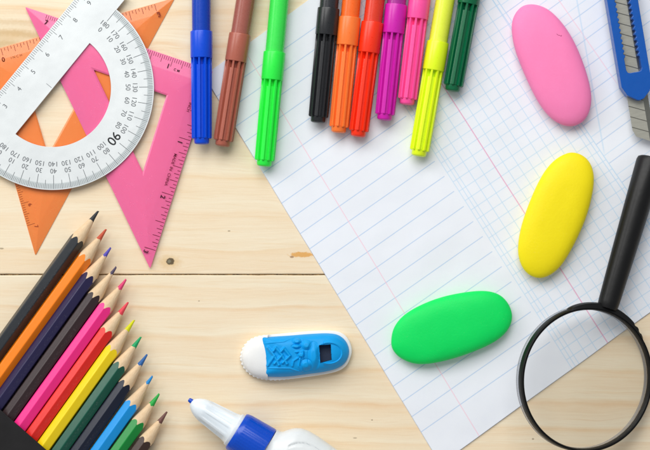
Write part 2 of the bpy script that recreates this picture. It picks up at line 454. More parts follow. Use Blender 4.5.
# pink: centimetres on the upper edge
bm = bmesh.new()
E0 = Vector((212.8, 70.9)); E1 = Vector((25, 6.8)); eu = (E1-E0).normalized(); en = Vector((eu.y, -eu.x))
if en.y < 0: en = -en
x0 = E0+eu*((E0.x-194.3)/abs(eu.x))
for i in range(0, 81):
    q = x0+eu*(i*2.19)
    if q.x < 47: continue
    ln_ = 9.5 if i % 10 == 0 else (8.0 if i % 5 == 0 else 4.6)
    a = q+en*0.5; b_ = q+en*ln_
    printed(rp, op, ZP, 2.7, 14, (a.x, a.y, 0.5), (b_.x, b_.y, ln_), 0.5, bm)
    if i % 10 == 0:
        c = q+en*11.2-eu*(-4.6 if i else 2.5)
        if i == 70: c = Vector((46, 22.5))
        if i == 10: c = Vector((168, 66.2))
        text_on(bm, str(i//10), c.x, c.y, 6.6, (-en.x, -en.y), ZP, 2.7, 11, 14, 0.15, 1)
text_on(bm, 'C M', 176.6, 70.4, 3.6, (-en.x, -en.y), ZP, 2.7, 11, 14, 0.05, 1)
# pink: inches down the right edge
E2 = Vector((150.2, 268.8)); eu = (E2-E0).normalized(); en = Vector((-eu.y, eu.x))
if en.x > 0: en = -en
s2 = (Vector((173.3, 195.7))-E0).dot(eu)
for i in range(3, 49):
    s_ = s2-57.6*(2-i/16)
    q = E0+eu*s_
    if s_ < 8 or i > 48: continue
    ln_ = 12.0 if i % 16 == 0 else (9.6 if i % 8 == 0 else (8.0 if i % 4 == 0 else (6.0 if i % 2 == 0 else 3.6)))
    a = q+en*0.5; b_ = q+en*ln_
    printed(rp, op, ZP, 2.7, 14, (a.x, a.y, 0.5), (b_.x, b_.y, ln_), 0.6, bm)
for s_, x_, y_ in (('1', 179.8, 142), ('2', 162.6, 196.8), ('3', 145.6, 251.4)):
    text_on(bm, s_, x_, y_, 6.6, (-en.x, -en.y), ZP, 2.7, 12, 14, 0.18, 1)
text_on(bm, 'MADE  IN  CHINA', 170.6, 169.5, 4.2, (-en.x, -en.y), ZP, 2.7, 13, 14, 0.02)
text_on(bm, 'INCH', 189.0, 107, 4.0, (-en.x, -en.y), ZP, 2.7, 13, 14, 0.02)
o = finish('scale_markings', bm, m_print, rp, op, smooth=None); o.data.materials.append(m_print_dark)

# ================================================================ PROTRACTOR
Z0, Z1 = ZR, ZR+1.9
C0 = P(52.3, 88.3, Z1); R = 101.2; RI = 58.4
bang = math.radians(50.8)
bx = Vector((math.cos(bang), math.sin(bang)))              # along the base, to the upper right (plan, y up)
by = Vector((bx.y, -bx.x))                                  # from the base towards the arc (lower right)
def L2(a, c): q = Vector((C0.x, C0.y))+bx*a+by*c; return (q.x, q.y)
m_prot, nt, b = new_mat('brushed_pale_metal'); v = coords(nt)
cld = noisetex(nt, v, 0.02, 4, 0.55)
nt.links.new(mixc(nt, cld, lin((214, 219, 220)), lin((238, 242, 242))), b.inputs['Base Color'])
b.inputs['Metallic'].default_value = 0.2
nt.links.new((noisetex(nt, v, 0.05, 4)*0.25+0.28).v, b.inputs['Roughness'])
brs = noisetex(nt, v, 1.2, 5, 0.8)
nt.links.new(mixc(nt, ((brs-0.5)*3).cl()*0.5, b.inputs['Base Color'].links[0].from_socket, lin((198, 204, 207))), b.inputs['Base Color'])
bump(nt, b, noisetex(nt, v, 0.03, 2, 0.5)*1.0+noisetex(nt, v, 1.5, 2)*0.02, 0.6, 1.0)
rootR = thing('protractor', 'pale metal semicircular protractor with ruler edge lying on top of both set squares', 'protractor', (C0.x, C0.y, Z0))
orgR = Vector((C0.x, C0.y, Z0))
bm = bmesh.new()
outer = []; inner = []
N = 96
for i in range(N+1):
    t = PI*i/N; outer.append(L2(R*math.cos(t), R*math.sin(t))); inner.append(L2(RI*math.cos(t), RI*math.sin(t)))
# end blocks and ruler strip
STR = 39.0; EXT = R+17
tail = [(-EXT, 0), (-EXT, -STR), (-R/2, -STR), (0, -STR), (R/2, -STR), (EXT, -STR), (EXT, 0)]
tin = [(-RI, 0.3), (-RI*0.9, 0.3), (-RI/2, 0.3), (0, 0.3), (RI/2, 0.3), (RI*0.9, 0.3), (RI, 0.3)]
inner[0] = L2(RI, 0.6); inner[-1] = L2(-RI, 0.6)
outer += [L2(*p) for p in tail]; inner += [L2(*p) for p in tin]
ring_plate(bm, outer, inner, Z0, Z1)
finish('plate', bm, m_prot, rootR, orgR, smooth=25, bevel=0.35)
m_ink = plain('grey_print', (104, 108, 112), 0.5, 0.3, bmp=0); m_ink2 = plain('black_print', (42, 44, 46), 0.5, 0.3, bmp=0)
m_band = plain('degree_band', (196, 203, 204), 0.5, 0.5, metal=0.2, bmp=0)  # greyer tone for the bevelled degree rim; the ring itself is flat
bm = bmesh.new(); zt = Z1+0.06
n_ = 120; r0 = [bm.verts.new((*L2((R-1.0)*math.cos(PI*i/n_), (R-1.0)*math.sin(PI*i/n_)), zt)) for i in range(n_+1)]
r1 = [bm.verts.new((*L2((R-6.6)*math.cos(PI*i/n_), (R-6.6)*math.sin(PI*i/n_)), zt)) for i in range(n_+1)]
bridge(bm, [r0, r1], close=False)
finish('degree_band', bm, m_band, rootR, orgR, smooth=None)
bm = bmesh.new(); bm2 = bmesh.new(); zt = Z1+0.13
for d in range(0, 181):
    t = math.radians(d)                                     # 0 at the upper right end
    c, s = math.cos(t), math.sin(t)
    if d % 10 == 0: a0, a1, wd = R-14.8, R-1.0, 0.48
    elif d % 5 == 0: a0, a1, wd = R-9.8, R-1.0, 0.42
    else: a0, a1, wd = R-5.6, R-1.2, 0.26
    quad_strip(bm, L2(a0*c, a0*s), L2(a1*c, a1*s), wd, zt)
    if d % 10 == 0:
        up = bx*c+by*s
        if d == 90: put_text(bm2, '90', L2(0, R-22.5), 13.5, up, zt, bold=0.1)
        else:
            put_text(bm, str(180-d), L2((R-19.0)*c, (R-19.0)*s), 6.8, up, zt)
            put_text(bm, str(d), L2((R-26.0)*c, (R-26.0)*s), 6.8, up, zt)
# ruler scale
for i in range(-52, 53):
    a = i*2.208
    k = i+50
    if abs(a) > EXT-1: continue
    ln_ = 8.2 if k % 10 == 0 else (6.3 if k % 5 == 0 else 4.3)
    quad_strip(bm, L2(a, -STR+0.5), L2(a, -STR+ln_+0.5), 0.42, zt)
    if k % 10 == 0 and 0 <= k <= 100:
        put_text(bm, str(k//10), L2(a+0.8, -STR+14), 7.0, -by, zt)
quad_strip(bm, L2(0, -7.5), L2(0, -1), 0.42, zt)
finish('scale_markings', bm, m_ink, rootR, orgR, smooth=None)
finish('large_digits', bm2, m_ink2, rootR, orgR, smooth=None)

# ================================================================ FELT-TIP PENS
def flute(t):
    p = (t*10/(2*PI)+0.25) % 1.0; d = abs(p-0.5)*2               # 0 middle of rib .. 1 middle of groove
    return min(1, max(0, (d-0.34)/0.14))
def pen(label, rgb, bot, top0, rib0, col0, zlift=0.0, cap_rgb=None, brg=None):
    """bot: centre of the plug end, top0: centre x at photo y=0; rib0/col0: photo y where the ribs/collar begin"""
    Rr = 10.4; zc = Rr*1.05+zlift
    d = Vector((top0-bot[0], -bot[1])).normalized()          # photo direction to the barrel
    def along(y): return (bot[1]-y)/abs(d.y)
    LB = 272
    a = P(bot[0], bot[1], zc); e_px = (bot[0]+d.x*LB, bot[1]+d.y*LB); e = P(e_px[0], e_px[1], zc-zlift)
    q = (e-a).to_track_quat('X', 'Z')
    root = thing('felt_tip_pen', label, 'felt-tip pen', a, 'felt-tip pens laid side by side along the top', q)
    cm = plain('pen_cap', cap_rgb or rgb, 0.30, 0.5, coat=0.2, sss=0.25, sss_r=4, var=0.04, bmp=0.02)
    bmm = plain('pen_barrel', brg or tuple(int(c*0.94) for c in rgb), 0.28, 0.5, coat=0.3, sss=0.2, sss_r=3, var=0.05, bmp=0.02)
    xr = along(rib0); xc = along(col0)
    bm = bmesh.new(); G = 0.25
    lathe(bm, [(5.2, 7.0), (5.5, 9.2, G), (6.3, 9.9, G), (xr*0.5, 10.15, G), (xr-7.0, 10.3, G), (xr-6.8, 10.3, 0.50), (xr-0.6, 10.3, 0.50), (xr-0.2, 10.4, 0.10), (xr, 10.75, 0),
               (xr+0.8, 10.9), (xc-1.2, 11.0), (xc-0.3, 10.8), (xc, 10.2), (xc, 8.5)], 200, flute)
    capo = finish('cap', bm, cm, root, smooth=32)
    bm = bmesh.new()
    lathe(bm, [(-0.4, 3.0), (-0.2, 5.4), (0.5, 6.8), (1.4, 7.3), (5.6, 7.5), (5.6, 2.0)], 48)
    finish('end_plug', bm, cm, capo, smooth=40)
    bm = bmesh.new()
    lathe(bm, [(xc-0.5, 6.0), (xc-0.4, 9.3), (xc+30, 9.4), (LB-60, 9.2), (LB-8, 9.0), (LB-2, 8.6), (LB, 7.6)], 64)
    finish('barrel', bm, bmm, root, smooth=40)
    return root
PENS = [
 ('blue felt-tip pen at far left resting on the pink set square corner', (0, 76, 214), (201.7, 144), 201.3, 58.5, 32, 3.0, None, (0, 62, 176)),
 ('brown felt-tip pen between the blue and the light green pens', (172, 96, 78), (222.3, 146), 245.6, 62, 34.7, 0, None, (160, 92, 80)),
 ('light neon green felt-tip pen crossing the left edge of the paper', (44, 238, 74), (264.0, 166), 279.4, 80.4, 52.8, 0, None, (60, 226, 84)),
 ('black felt-tip pen beside the orange pen', (36, 37, 40), (317.8, 122.5), 329.5, 35.6, 9, 0, None, (44, 45, 50)),
 ('orange felt-tip pen between the black and the red pens', (255, 124, 52), (338.4, 132.5), 351.6, 46, 18, 0, None, (250, 108, 36)),
 ('red felt-tip pen between the orange and the magenta pens', (246, 52, 20), (358.0, 136.5), 375.4, 53.4, 23, 0, None, (222, 60, 36)),
 ('magenta purple felt-tip pen between the red and the pink pens', (206, 30, 172), (384.3, 120), 396.8, 34, 5.5, 0, None, (168, 44, 148)),
 ('bright pink felt-tip pen between the magenta and the yellow pens', (255, 84, 160), (406.8, 104.5), 419.6, 19.6, -9, 0, None, (255, 100, 160)),
 ('neon yellow felt-tip pen reaching lowest onto the ruled paper', (226, 250, 30), (418.5, 156), 445.2, 71, 42.7, 0, None, (228, 240, 70)),
 ('dark green felt-tip pen at the right end of the row', (4, 100, 62), (452.3, 91), 469.0, 5, -23, 0, None, (10, 96, 66)),
]
for a in PENS: pen(*a)

# ================================================================ COLOURED PENCILS
def hexring():
    """rounded hexagon outline as (angle, radius); corner at angle 0"""
    A = 7.15; rc = 1.1; pts = []
    for k in range(6):
        ca = k*PI/3; C = (A-rc)/math.cos(PI/6)
        for j in range(-2, 3):
            th = ca+j*PI/12; pts.append((C*math.cos(ca)+rc*math.cos(th), C*math.sin(ca)+rc*math.sin(th)))
        e0 = pts[-1]; ca2 = ca+PI/3; e1 = (C*math.cos(ca2)+rc*math.cos(ca2-PI/6), C*math.sin(ca2)+rc*math.sin(ca2-PI/6))
        for j in range(1, 8):
            t = j/8; pts.append((e0[0]*(1-t)+e1[0]*t, e0[1]*(1-t)+e1[1]*t))
    return [(math.atan2(y, x), math.hypot(x, y)) for x, y in pts]
HEX = hexring()
def paint_mat(rgb, seed, foil):
    m, nt, b = new_mat('pencil_paint'); v = coords(nt); x, y, z = sep(nt, v); c = lin(rgb)
    n = noisetex(nt, v, 0.05, 3); col = mixc(nt, n, tuple(q*0.93 for q in c), tuple(min(1, q*1.05) for q in c))
    # worn imprint: rows of broken marks running along one face
    nx = noisetex(nt, comb(nt, x*0.5+seed*3.1, y*1.3, z*1.3), 1.0, 4, 0.85)
    band = ((y*1.0+z*0.2).abs()-1.0)
    side = (-((y-3.4).abs()-1.5)).step(1.0)
    rng = (x-62.0-seed % 3*8).step(10.0)*(-(x-150.0-seed % 4*14)).step(14.0)
    msk = ((nx-0.55)*12).cl()*side*rng*(foil*0.6)
    lite = tuple(min(1, q*0.55+0.26) for q in c)
    col = mixc(nt, msk, col, lite)
    nt.links.new(col, b.inputs['Base Color']); b.inputs['Coat Weight'].default_value = 0.3; b.inputs['Coat Roughness'].default_value = 0.25; b.inputs['Specular IOR Level'].default_value = 0.4
    nt.links.new((noisetex(nt, v, 0.3, 3)*0.15+0.30+msk*0.2).v, b.inputs['Roughness'])
    bump(nt, b, noisetex(nt, comb(nt, x*0.1, y, z), 0.8, 3)+msk*0.5, 0.08)
    return m
def woodtip_mat():
    m, nt, b = new_mat('pencil_wood'); v = coords(nt); x, y, z = sep(nt, v)
    n = noisetex(nt, comb(nt, x*0.10, y*1.1, z*1.1), 1.0, 4, 0.65)
    nt.links.new(mixc(nt, n, lin((206, 168, 124)), lin((242, 220, 186))), b.inputs['Base Color'])
    b.inputs['Roughness'].default_value = 0.65; b.inputs['Specular IOR Level'].default_value = 0.25
    bump(nt, b, n, 0.35); return m
WT = woodtip_mat()
def pencil(idx, label, rgb, lead, tip, roll, clen, llen, foil, zc=9.5):
    ax = Vector((0.585, -0.811)); pv = Vector((0.811, 0.585))
    pback = 203.3+15.72*idx
    tipv = Vector(tip); Ltot = 392
    bk = tipv-ax*Ltot; bk += pv*(pback-bk.dot(pv))
    a = P(tipv.x, tipv.y, zc); e = P(bk.x, bk.y, zc)
    q = (e-a).to_track_quat('X', 'Z')
    root = thing('coloured_pencil', label, 'coloured pencil', a, 'sharpened coloured pencils in the black sleeve', q)
    slope = 8.0/clen; rnd = random.Random(idx*13+5)
    ph = [rnd.uniform(-0.8, 0.8) for _ in range(6)]
    roll = math.radians(90+roll)                             # 0 = a corner straight up
    ang = [(t+roll, r, t) for t, r in HEX]
    def bx_(t, r):
        k = int(((t) % (2*PI))/(PI/3)) % 6
        return min(r/slope, clen*1.15)+ph[k]*math.sin(((t % (PI/3))/(PI/3))*PI)+0.35*math.sin(7*t+idx)
    # painted body
    bm = bmesh.new()
    bs = [bx_(t0, r) for _, r, t0 in ang]
    ringF = lambda xs, sc=1.0: [bm.verts.new((x_, r*sc*math.cos(t), r*sc*math.sin(t))) for x_, (t, r, _) in zip(xs, ang)]
    A0 = [bm.verts.new((x_+0.25, (min(r, x_*slope+0.1)-0.6)*math.cos(t), (min(r, x_*slope+0.1)-0.6)*math.sin(t))) for x_, (t, r, _) in zip(bs, ang)]
    rings = [A0, ringF(bs, 1.0), ringF([clen*1.3+2]*len(ang)), ringF([Ltot*0.5]*len(ang)), ringF([Ltot-0.8]*len(ang)), ringF([Ltot]*len(ang), 0.93)]
    bridge(bm, rings, cap1=True); finish('painted_body', bm, paint_mat(rgb, idx, foil), root, smooth=28)
    # sharpened wood
    bm = bmesh.new(); nA = len(ang)
    lw = [llen+0.5*math.sin(3*t+idx)+0.3*math.sin(5*t) for t, _, _ in ang]
    r0 = [bm.verts.new((x_, x_*slope*math.cos(t), x_*slope*math.sin(t))) for x_, (t, r, _) in zip(lw, ang)]
    rr = [r0]
    for f in (0.2, 0.4, 0.6, 0.8, 1.0):
        ring = []
        for x0_, x1_, (t, r, _) in zip(lw, bs, ang):
            x_ = x0_+(x1_+0.3-x0_)*f; q_ = min(x_*slope, r-0.05)*(1+0.012*noise.noise((x_*0.3, t*2, idx)))
            ring.append(bm.verts.new((x_, q_*math.cos(t), q_*math.sin(t))))
        rr.append(ring)
    bridge(bm, rr); wt = finish('wood_tip', bm, WT, root, smooth=50)
    # coloured lead, with a blunt worn point
    bm = bmesh.new(); rr = []
    for f in (0.0, 0.25, 0.5, 0.75, 1.0):
        ring = []
        for x1_, (t, r, _) in zip(lw, ang):
            x_ = 0.6+(x1_-0.6)*f; q_ = x_*slope*0.97+(0.75*(1-f))+0.02
            q_ *= 1+0.05*noise.noise((x_*0.6, t*1.3, idx+4)); ring.append(bm.verts.new((x_-(0.5*math.cos(t+idx) if f == 0 else 0), q_*math.cos(t), q_*math.sin(t))))
        rr.append(ring)
    bridge(bm, rr, cap0=True)
    finish('lead', bm, plain('pencil_lead', lead, 0.5, 0.4, var=0.15, vscale=0.6, bmp=0.25, bscale=0.7), wt, smooth=50)
PC = [
 ('black coloured pencil, uppermost in the fan, with a dark grey point', (30, 35, 41), (46, 50, 54), (98.6, 210.5), -22, 37, 12, 0.5),
 ('orange coloured pencil with a rusty red point', (252, 130, 0), (192, 82, 56), (106.3, 229), -16, 37, 12.5, 0.0),
 ('dark indigo coloured pencil with a violet blue point', (34, 28, 72), (84, 76, 176), (110.9, 247.5), 8, 38, 10.5, 0.3),
 ('blackish purple coloured pencil with a dull violet point', (50, 34, 36), (82, 72, 96), (116.6, 266.5), 4, 38, 9, 0.4),
 ('hot pink coloured pencil with a rose point', (255, 40, 140), (218, 66, 116), (126.4, 279), 3, 36, 12, 0.0),
 ('red coloured pencil with a coral red point', (226, 32, 22), (226, 70, 84), (128.4, 302), 2, 37, 14, 0.45),
 ('bright yellow coloured pencil with a yellow green point', (252, 216, 4), (214, 214, 22), (134.6, 319.6), 7, 38, 13, 0.0),
 ('dark teal green coloured pencil with an emerald point', (0, 84, 64), (24, 160, 98), (141.2, 336.6), -2, 37, 12.5, 0.55),
 ('dark navy blue coloured pencil with a steel blue point', (8, 18, 42), (46, 100, 164), (147.3, 354.3), 3, 38, 13, 0.4),
 ('sky blue coloured pencil with a bright blue point', (0, 150, 228), (30, 136, 206), (152.8, 375.8), 6, 36, 9.5, 0.0),
 ('grass green coloured pencil with a leaf green point', (0, 140, 54), (44, 168, 72), (159.6, 393.4), 0, 37, 14, 0.25),
 ('dark brown coloured pencil, lowest in the fan, with a brown point', (60, 38, 32), (112, 76, 70), (167.2, 411.5), 4, 37, 13, 0.2),
]
for i, a in enumerate(PC): pencil(i, *a)

# ---- the black sleeve the pencils sit in
m_card = plain('black_card', (34, 33, 34), 0.7, 0.25, var=0.35, vscale=0.06, bmp=0.12, bscale=0.5)
def sl(p, along):      # photo point with perpendicular coordinate p on the mouth line, shifted back along the pencils
    x_ = (p-239.6)/1.322; y_ = 409.6+0.874*x_
    return (x_-0.585*along, y_+0.811*along)
zt = 20.6
root = thing('pencil_sleeve', 'black card sleeve at the lower left corner holding the coloured pencils', 'pencil box', P(*sl(290, 100), 0))
org = P(*sl(290, 100), 0)
def poly(a0, p0, p1, a1, z): return [P(*sl(p0, a0), z)[:2], P(*sl(p1, a0), z)[:2], P(*sl(p1, a1), z)[:2], P(*sl(p0, a1), z)[:2]]
bm = bmesh.new(); prism(bm, poly(0, 189, 390, 300, zt), zt-1.4, zt); finish('top_panel', bm, m_card, root, org, smooth=None, bevel=0.5)
bm = bmesh.new(); prism(bm, poly(0.5, 189.5, 389.5, 300, 0), 0.05, 0.6); finish('bottom_panel', bm, m_card, root, org, smooth=None)
for p0 in (189.5, 388.3):
    bm = bmesh.new(); prism(bm, poly(0.5, p0, p0+1.2, 300, 10), 0.65, zt-1.45); finish('side_panel', bm, m_card, root, org, smooth=None)

# ================================================================ PEBBLE ERASERS
def eraser(label, pts, rgb, h, seed):
    zc = h*0.5
    outl = smooth_loop(catmull([Vector((x_, y_)) for x_, y_ in pts], 10), 25)
    outl = [P(q.x, q.y, zc) for q in outl]
    c = sum(outl, Vector())/len(outl)
    org = Vector((c.x, c.y, 0))
    bm = bmesh.new(); rings = []
    K = 26; bot = bm.verts.new((c.x, c.y, 0.1)); 
    for k in range(1, K):
        ph = -PI/2+PI*k/K
        s = abs(math.cos(ph))**0.62; z = zc+math.copysign(abs(math.sin(ph))**0.92, ph)*(h*0.5-0.1)
        if ph < 0: s = 1-(1-s)*0.8
        rings.append([bm.verts.new((c.x+(q.x-c.x)*s, c.y+(q.y-c.y)*s, z*(1+0.01*noise.noise((q.x*s*0.05, q.y*s*0.05, seed))))) for q in outl])
    bridge(bm, rings)
    top = bm.verts.new((c.x, c.y, h)); n = len(outl)
    for i in range(n):
        bm.faces.new((bot, rings[0][(i+1) % n], rings[0][i])); bm.faces.new((top, rings[-1][i], rings[-1][(i+1) % n]))
    m = plain('rubber', rgb, 0.55, 0.35, sss=0.12, sss_r=4, var=0.06, vscale=0.035, bmp=0.16, bscale=0.5)
    nt = m.node_tree; b = nt.nodes['Principled BSDF']; v = coords(nt); src = b.inputs['Base Color'].links[0].from_socket
    dust = noisetex(nt, v, 0.8, 5, 0.8); rub = noisetex(nt, v, 0.06, 4, 0.65)
    f = ((dust-0.60)*9.0).cl()*((rub-0.42)*4.0).cl()*0.22
    nt.links.new(mixc(nt, f, src, lin((240, 236, 228))), b.inputs['Base Color'])
    d2 = noisetex(nt, v, 0.35, 4, 0.75)
    nt.links.new(mixc(nt, ((d2-0.70)*14.0).cl()*0.25, b.inputs['Base Color'].links[0].from_socket, lin(tuple(int(q*0.6) for q in rgb))), b.inputs['Base Color'])
    o = finish('pebble_eraser', bm, m, None, org, smooth=80)
    tag(o, label, 'eraser', 'smooth oval pebble erasers on the paper'); return o
pk = [(90,12),(60,22),(38,55),(35,95),(45,150),(70,215),(100,280),(130,330),(165,365),(205,380),(240,372),(265,345),(275,300),(268,250),(250,190),(225,130),(195,80),(160,40),(125,18)]
e1 = eraser('pink oval eraser like a flat pebble, uppermost of the three beside the blue knife', [(500+x_/3, y_/3) for x_, y_ in pk], (255, 134, 186), 21, 1)
yl = [(215,10),(180,28),(145,65),(115,120),(90,180),(68,245),(57,310),(62,355),(80,390),(110,410),(145,410),(185,385),(215,345),(245,290),(272,230),(292,165),(302,105),(298,60),(280,28),(255,12),(235,8)]
e2 = eraser('yellow oval eraser like a flat pebble between the pink one and the magnifying glass', [(500+x_/3.214, 150+y_/3.214) for x_, y_ in yl], (246, 226, 16), 21, 2)
gr = [(100,235),(105,210),(125,185),(160,165),(200,150),(245,141),(285,138),(315,147),(333,170),(337,195),(325,220),(300,240),(260,258),(215,273),(170,282),(140,280),(115,268),(102,252)]
e3 = eraser('green oval eraser like a flat pebble on the lower ruled part of the paper', [(340+x_/1.955, 220+y_/1.955) for x_, y_ in gr], (0, 222, 98), 20, 3)
bm = bmesh.new()
sp = [(556.6, 33.8), (558.2, 35.0), (559.6, 35.2), (561.4, 36.2), (561.9, 35.0)]
for a, c in zip(sp[:-1], sp[1:]):
    zz = 20.2; A, B = P(*a, zz), P(*c, zz); quad_strip(bm, A, B, 0.4, zz)
# (tiny scuff is pressed into the surface)
dg = bpy.context.evaluated_depsgraph_get(); dg.update()
for vv in bm.verts:
    hit, loc, nrm, _ = e1.ray_cast(Vector((vv.co.x*U, vv.co.y*U, 0.1))-e1.location, Vector((0, 0, -1)))
    if hit: vv.co.z = (loc.z+e1.location.z)/U+0.06
o = finish('scuff_mark', bm, plain('scuff', (150, 40, 90), 0.7, 0.2, bmp=0), e1, e1.location/U, smooth=None)

# ================================================================ SHOE-SHAPED ERASER
def seg_d(p, a, b_):
    a = Vector(a); b_ = Vector(b_); p = Vector(p); t = max(0, min(1, (p-a).dot(b_-a)/max(1e-6, (b_-a).length_squared))); return (p-(a+(b_-a)*t)).length
def q5(L): return [(230+x_/5, 320+y_/5) for x_, y_ in L]
def q75(L): return [(240+x_/7.5, 325+y_/7.5) for x_, y_ in L]
sole_px = q5([(52,190),(62,145),(92,105),(145,80),(250,68),(400,55),(500,52),(560,65),(595,100),(610,150),(600,195),(575,235),(520,262),(400,283),(250,300),(170,297),(110,278),(70,240)])
up_px = q5([(151,95),(200,84),(300,77),(400,69),(490,66),(545,76),(583,110),(597,158),(583,205),(545,238),(480,258),(380,272),(280,284),(178,281),(160,250),(153,190)])
root = thing('shoe_eraser', 'small blue and white eraser shaped like a laced sports shoe on the wood', 'eraser', P(295, 356, 0))
org = P(295, 356, 0)
m_sole = plain('white_rubber', (236, 236, 234), 0.6, 0.3, sss=0.1, var=0.04, bmp=0.15)
m_blue = plain('blue_rubber', (0, 156, 228), 0.5, 0.35, sss=0.08, var=0.05, vscale=0.1, bmp=0.12)
sl_ = smooth_loop(catmull([Vector(p) for p in sole_px], 24), 30)
cs = Vector((296, 356)); bm = bmesh.new(); rings = []
def tooth(i, q, amt):
    amt *= 0.75+0.35*noise.noise((q.x*0.3, q.y*0.3, 2))
    # ribbed rand round the toe and along the near side
    wgt = max(0, min(1, (275-q.x)/18)) if q.y < 358 else max(0, min(1, (300-q.x)/20))
    acc = slen[i]; s = math.sin(acc*2*PI/4.4)
    return q+(q-cs).normalized()*amt*wgt*(0.6*s+0.3)
slen = [0]
for i in range(1, len(sl_)): slen.append(slen[-1]+(sl_[i]-sl_[i-1]).length)
for z, sc, amt in ((0.1, 0.985, 0.6), (0.8, 1.0, 1.3), (6.0, 1.0, 1.3), (7.2, 0.99, 0.8), (7.8, 0.965, 0)):
    rings.append([bm.verts.new(P(*(cs+(tooth(i, q, amt)-cs)*sc), z)) for i, q in enumerate(sl_)])
bridge(bm, rings, cap0=True, cap1=True); finish('sole', bm, m_sole, root, org, smooth=50)
# white toe cap: domed half in front of x = 261
bm = bmesh.new(); rings = []
cap_out = [q for q in sl_]
tc = Vector((266, 358))
K = 14
for k in range(K+1):
    ph = PI/2*k/K; s = math.cos(ph)**0.75*0.955; z = 7.7+math.sin(ph)**0.9*9.5
    ring = []
    for q in sl_:
        if q.x > 268: q = Vector((268, q.y if abs(q.y-357) > 1 else 357))
        g = tc+(q-tc)*s
        ring.append(bm.verts.new(P(g.x, g.y, z)))
    rings.append(ring)
bridge(bm, rings, cap1=True); bmesh.ops.remove_doubles(bm, verts=bm.verts, dist=0.02)
finish('toe_cap', bm, m_sole, root, org, smooth=60)
# blue upper as a relief
laces = [q75(s) for s in ([(208,170),(258,232)], [(258,232),(206,305)], [(268,170),(316,228)], [(316,228),(258,290)], [(258,232),(292,300)], [(330,176),(374,232)],
        [(374,232),(320,284)], [(316,228),(352,292)], [(268,170),(250,196)], [(330,176),(308,200)])]
bow = [((306.5, 345), (5.2, 4.8)), ((297, 341), (4.0, 3.2)), ((306, 365), (5.4, 5.4)), ((296.5, 346.5), (4.4, 2.2)), ((301, 355), (3.4, 3.2)), ((313.5, 356), (5.2, 12.5))]
tails = [[(298, 358), (293.5, 361), (292.5, 366)], [(300, 359), (299, 366), (302, 371)], [(296, 352), (303, 351.5), (303, 358)]]
ridges = [[(263, 343.6), (284, 341.5), (294, 337)], [(263, 368), (290, 368.5), (305, 373.5)], [(312, 377), (330, 371), (344, 361)], [(312, 334.5), (334, 336), (347, 345)]]
hole = [Vector(p) for p in q5([(446,126),(503,122),(508,200),(452,215)])]
def inpoly(p, L):
    c = False
    for i in range(len(L)):
        a, b_ = L[i-1], L[i]
        if (a.y > p.y) != (b_.y > p.y) and p.x < (b_.x-a.x)*(p.y-a.y)/(b_.y-a.y)+a.x: c = not c
    return c
hc = sum(hole, Vector((0, 0)))/4
def sstep(a, b_, x_): t = max(0, min(1, (x_-a)/(b_-a))); return t*t*(3-2*t)
def relief(x_, y_, s):
    p = Vector((x_, y_)); inn = sstep(0.0, 0.25, 1-s)
    z = 0
    # open throat ringed by a padded collar
    dcol = Vector(((x_-hc.x-3.5)/13.5, (y_-hc.y)/10.5)).length
    z += 1.6*math.exp(-((dcol-1.0)/0.17)**2)*(1 if x_ > hc.x-2 else 0.3)
    z -= 4.2*sstep(1.0, 0.75, dcol)*(1 if x_ > hc.x-7 else 0)
    for a, b_ in laces: d = seg_d(p, a, b_); z = max(z, 2.1*sstep(2.3, 0.2, d))
    for a, b_ in laces:
        for e in (a, b_): z = max(z, 2.6*sstep(2.2, 0.2, (p-Vector(e)).length))
    m_ = 0
    for (cx, cy), (rx, ry) in bow:
        d = math.hypot((x_-cx)/rx, (y_-cy)/ry)
        m_ = max(m_, 2.4*sstep(1.08, 0.35, d)) if d < 1.08 else m_
        z -= 0.45*math.exp(-((d-1.12)/0.10)**2)
    z += m_
    for L in tails+ridges:
        d = min(seg_d(p, a, b_) for a, b_ in zip(L[:-1], L[1:]))
        z += (1.5 if L in tails else 0.7)*sstep(1.6 if L in tails else 0.9, 0.2, d)
    return z*inn
up = smooth_loop(catmull([Vector(p) for p in up_px], 30), 6)
cu_ = Vector((303, 355)); bm = bmesh.new(); rings = []
K = 100
for k in range(K):
    s = 1-(k/K)
    ring = []
    for q in up:
        p = cu_+(q-cu_)*s
        base = 7.2+14.0*(1-s**5.0)**0.55+1.5*(1-s*s) if s < 1 else 5.0
        z = base+relief(p.x, p.y, s)+(1.2 if p.x > 325 else 0)*sstep(325, 340, p.x)*(1-s)
        if inpoly(p, hole): z = 9.0
        ring.append(bm.verts.new(P(p.x, p.y, z)))
    rings.append(ring)
bridge(bm, rings, cap1=True); finish('upper', bm, m_blue, root, org, smooth=50)
m_ins = plain('dark_insole', (54, 60, 74), 0.8, 0.2, var=0.2, bmp=0.2)
bm = bmesh.new(); hh = [hc+(q-hc)*0.965 for q in hole]; prism(bm, [P(q.x, q.y, 15)[:2] for q in hh], 9.4, 14.2)
finish('insole', bm, m_ins, root, org, smooth=None)

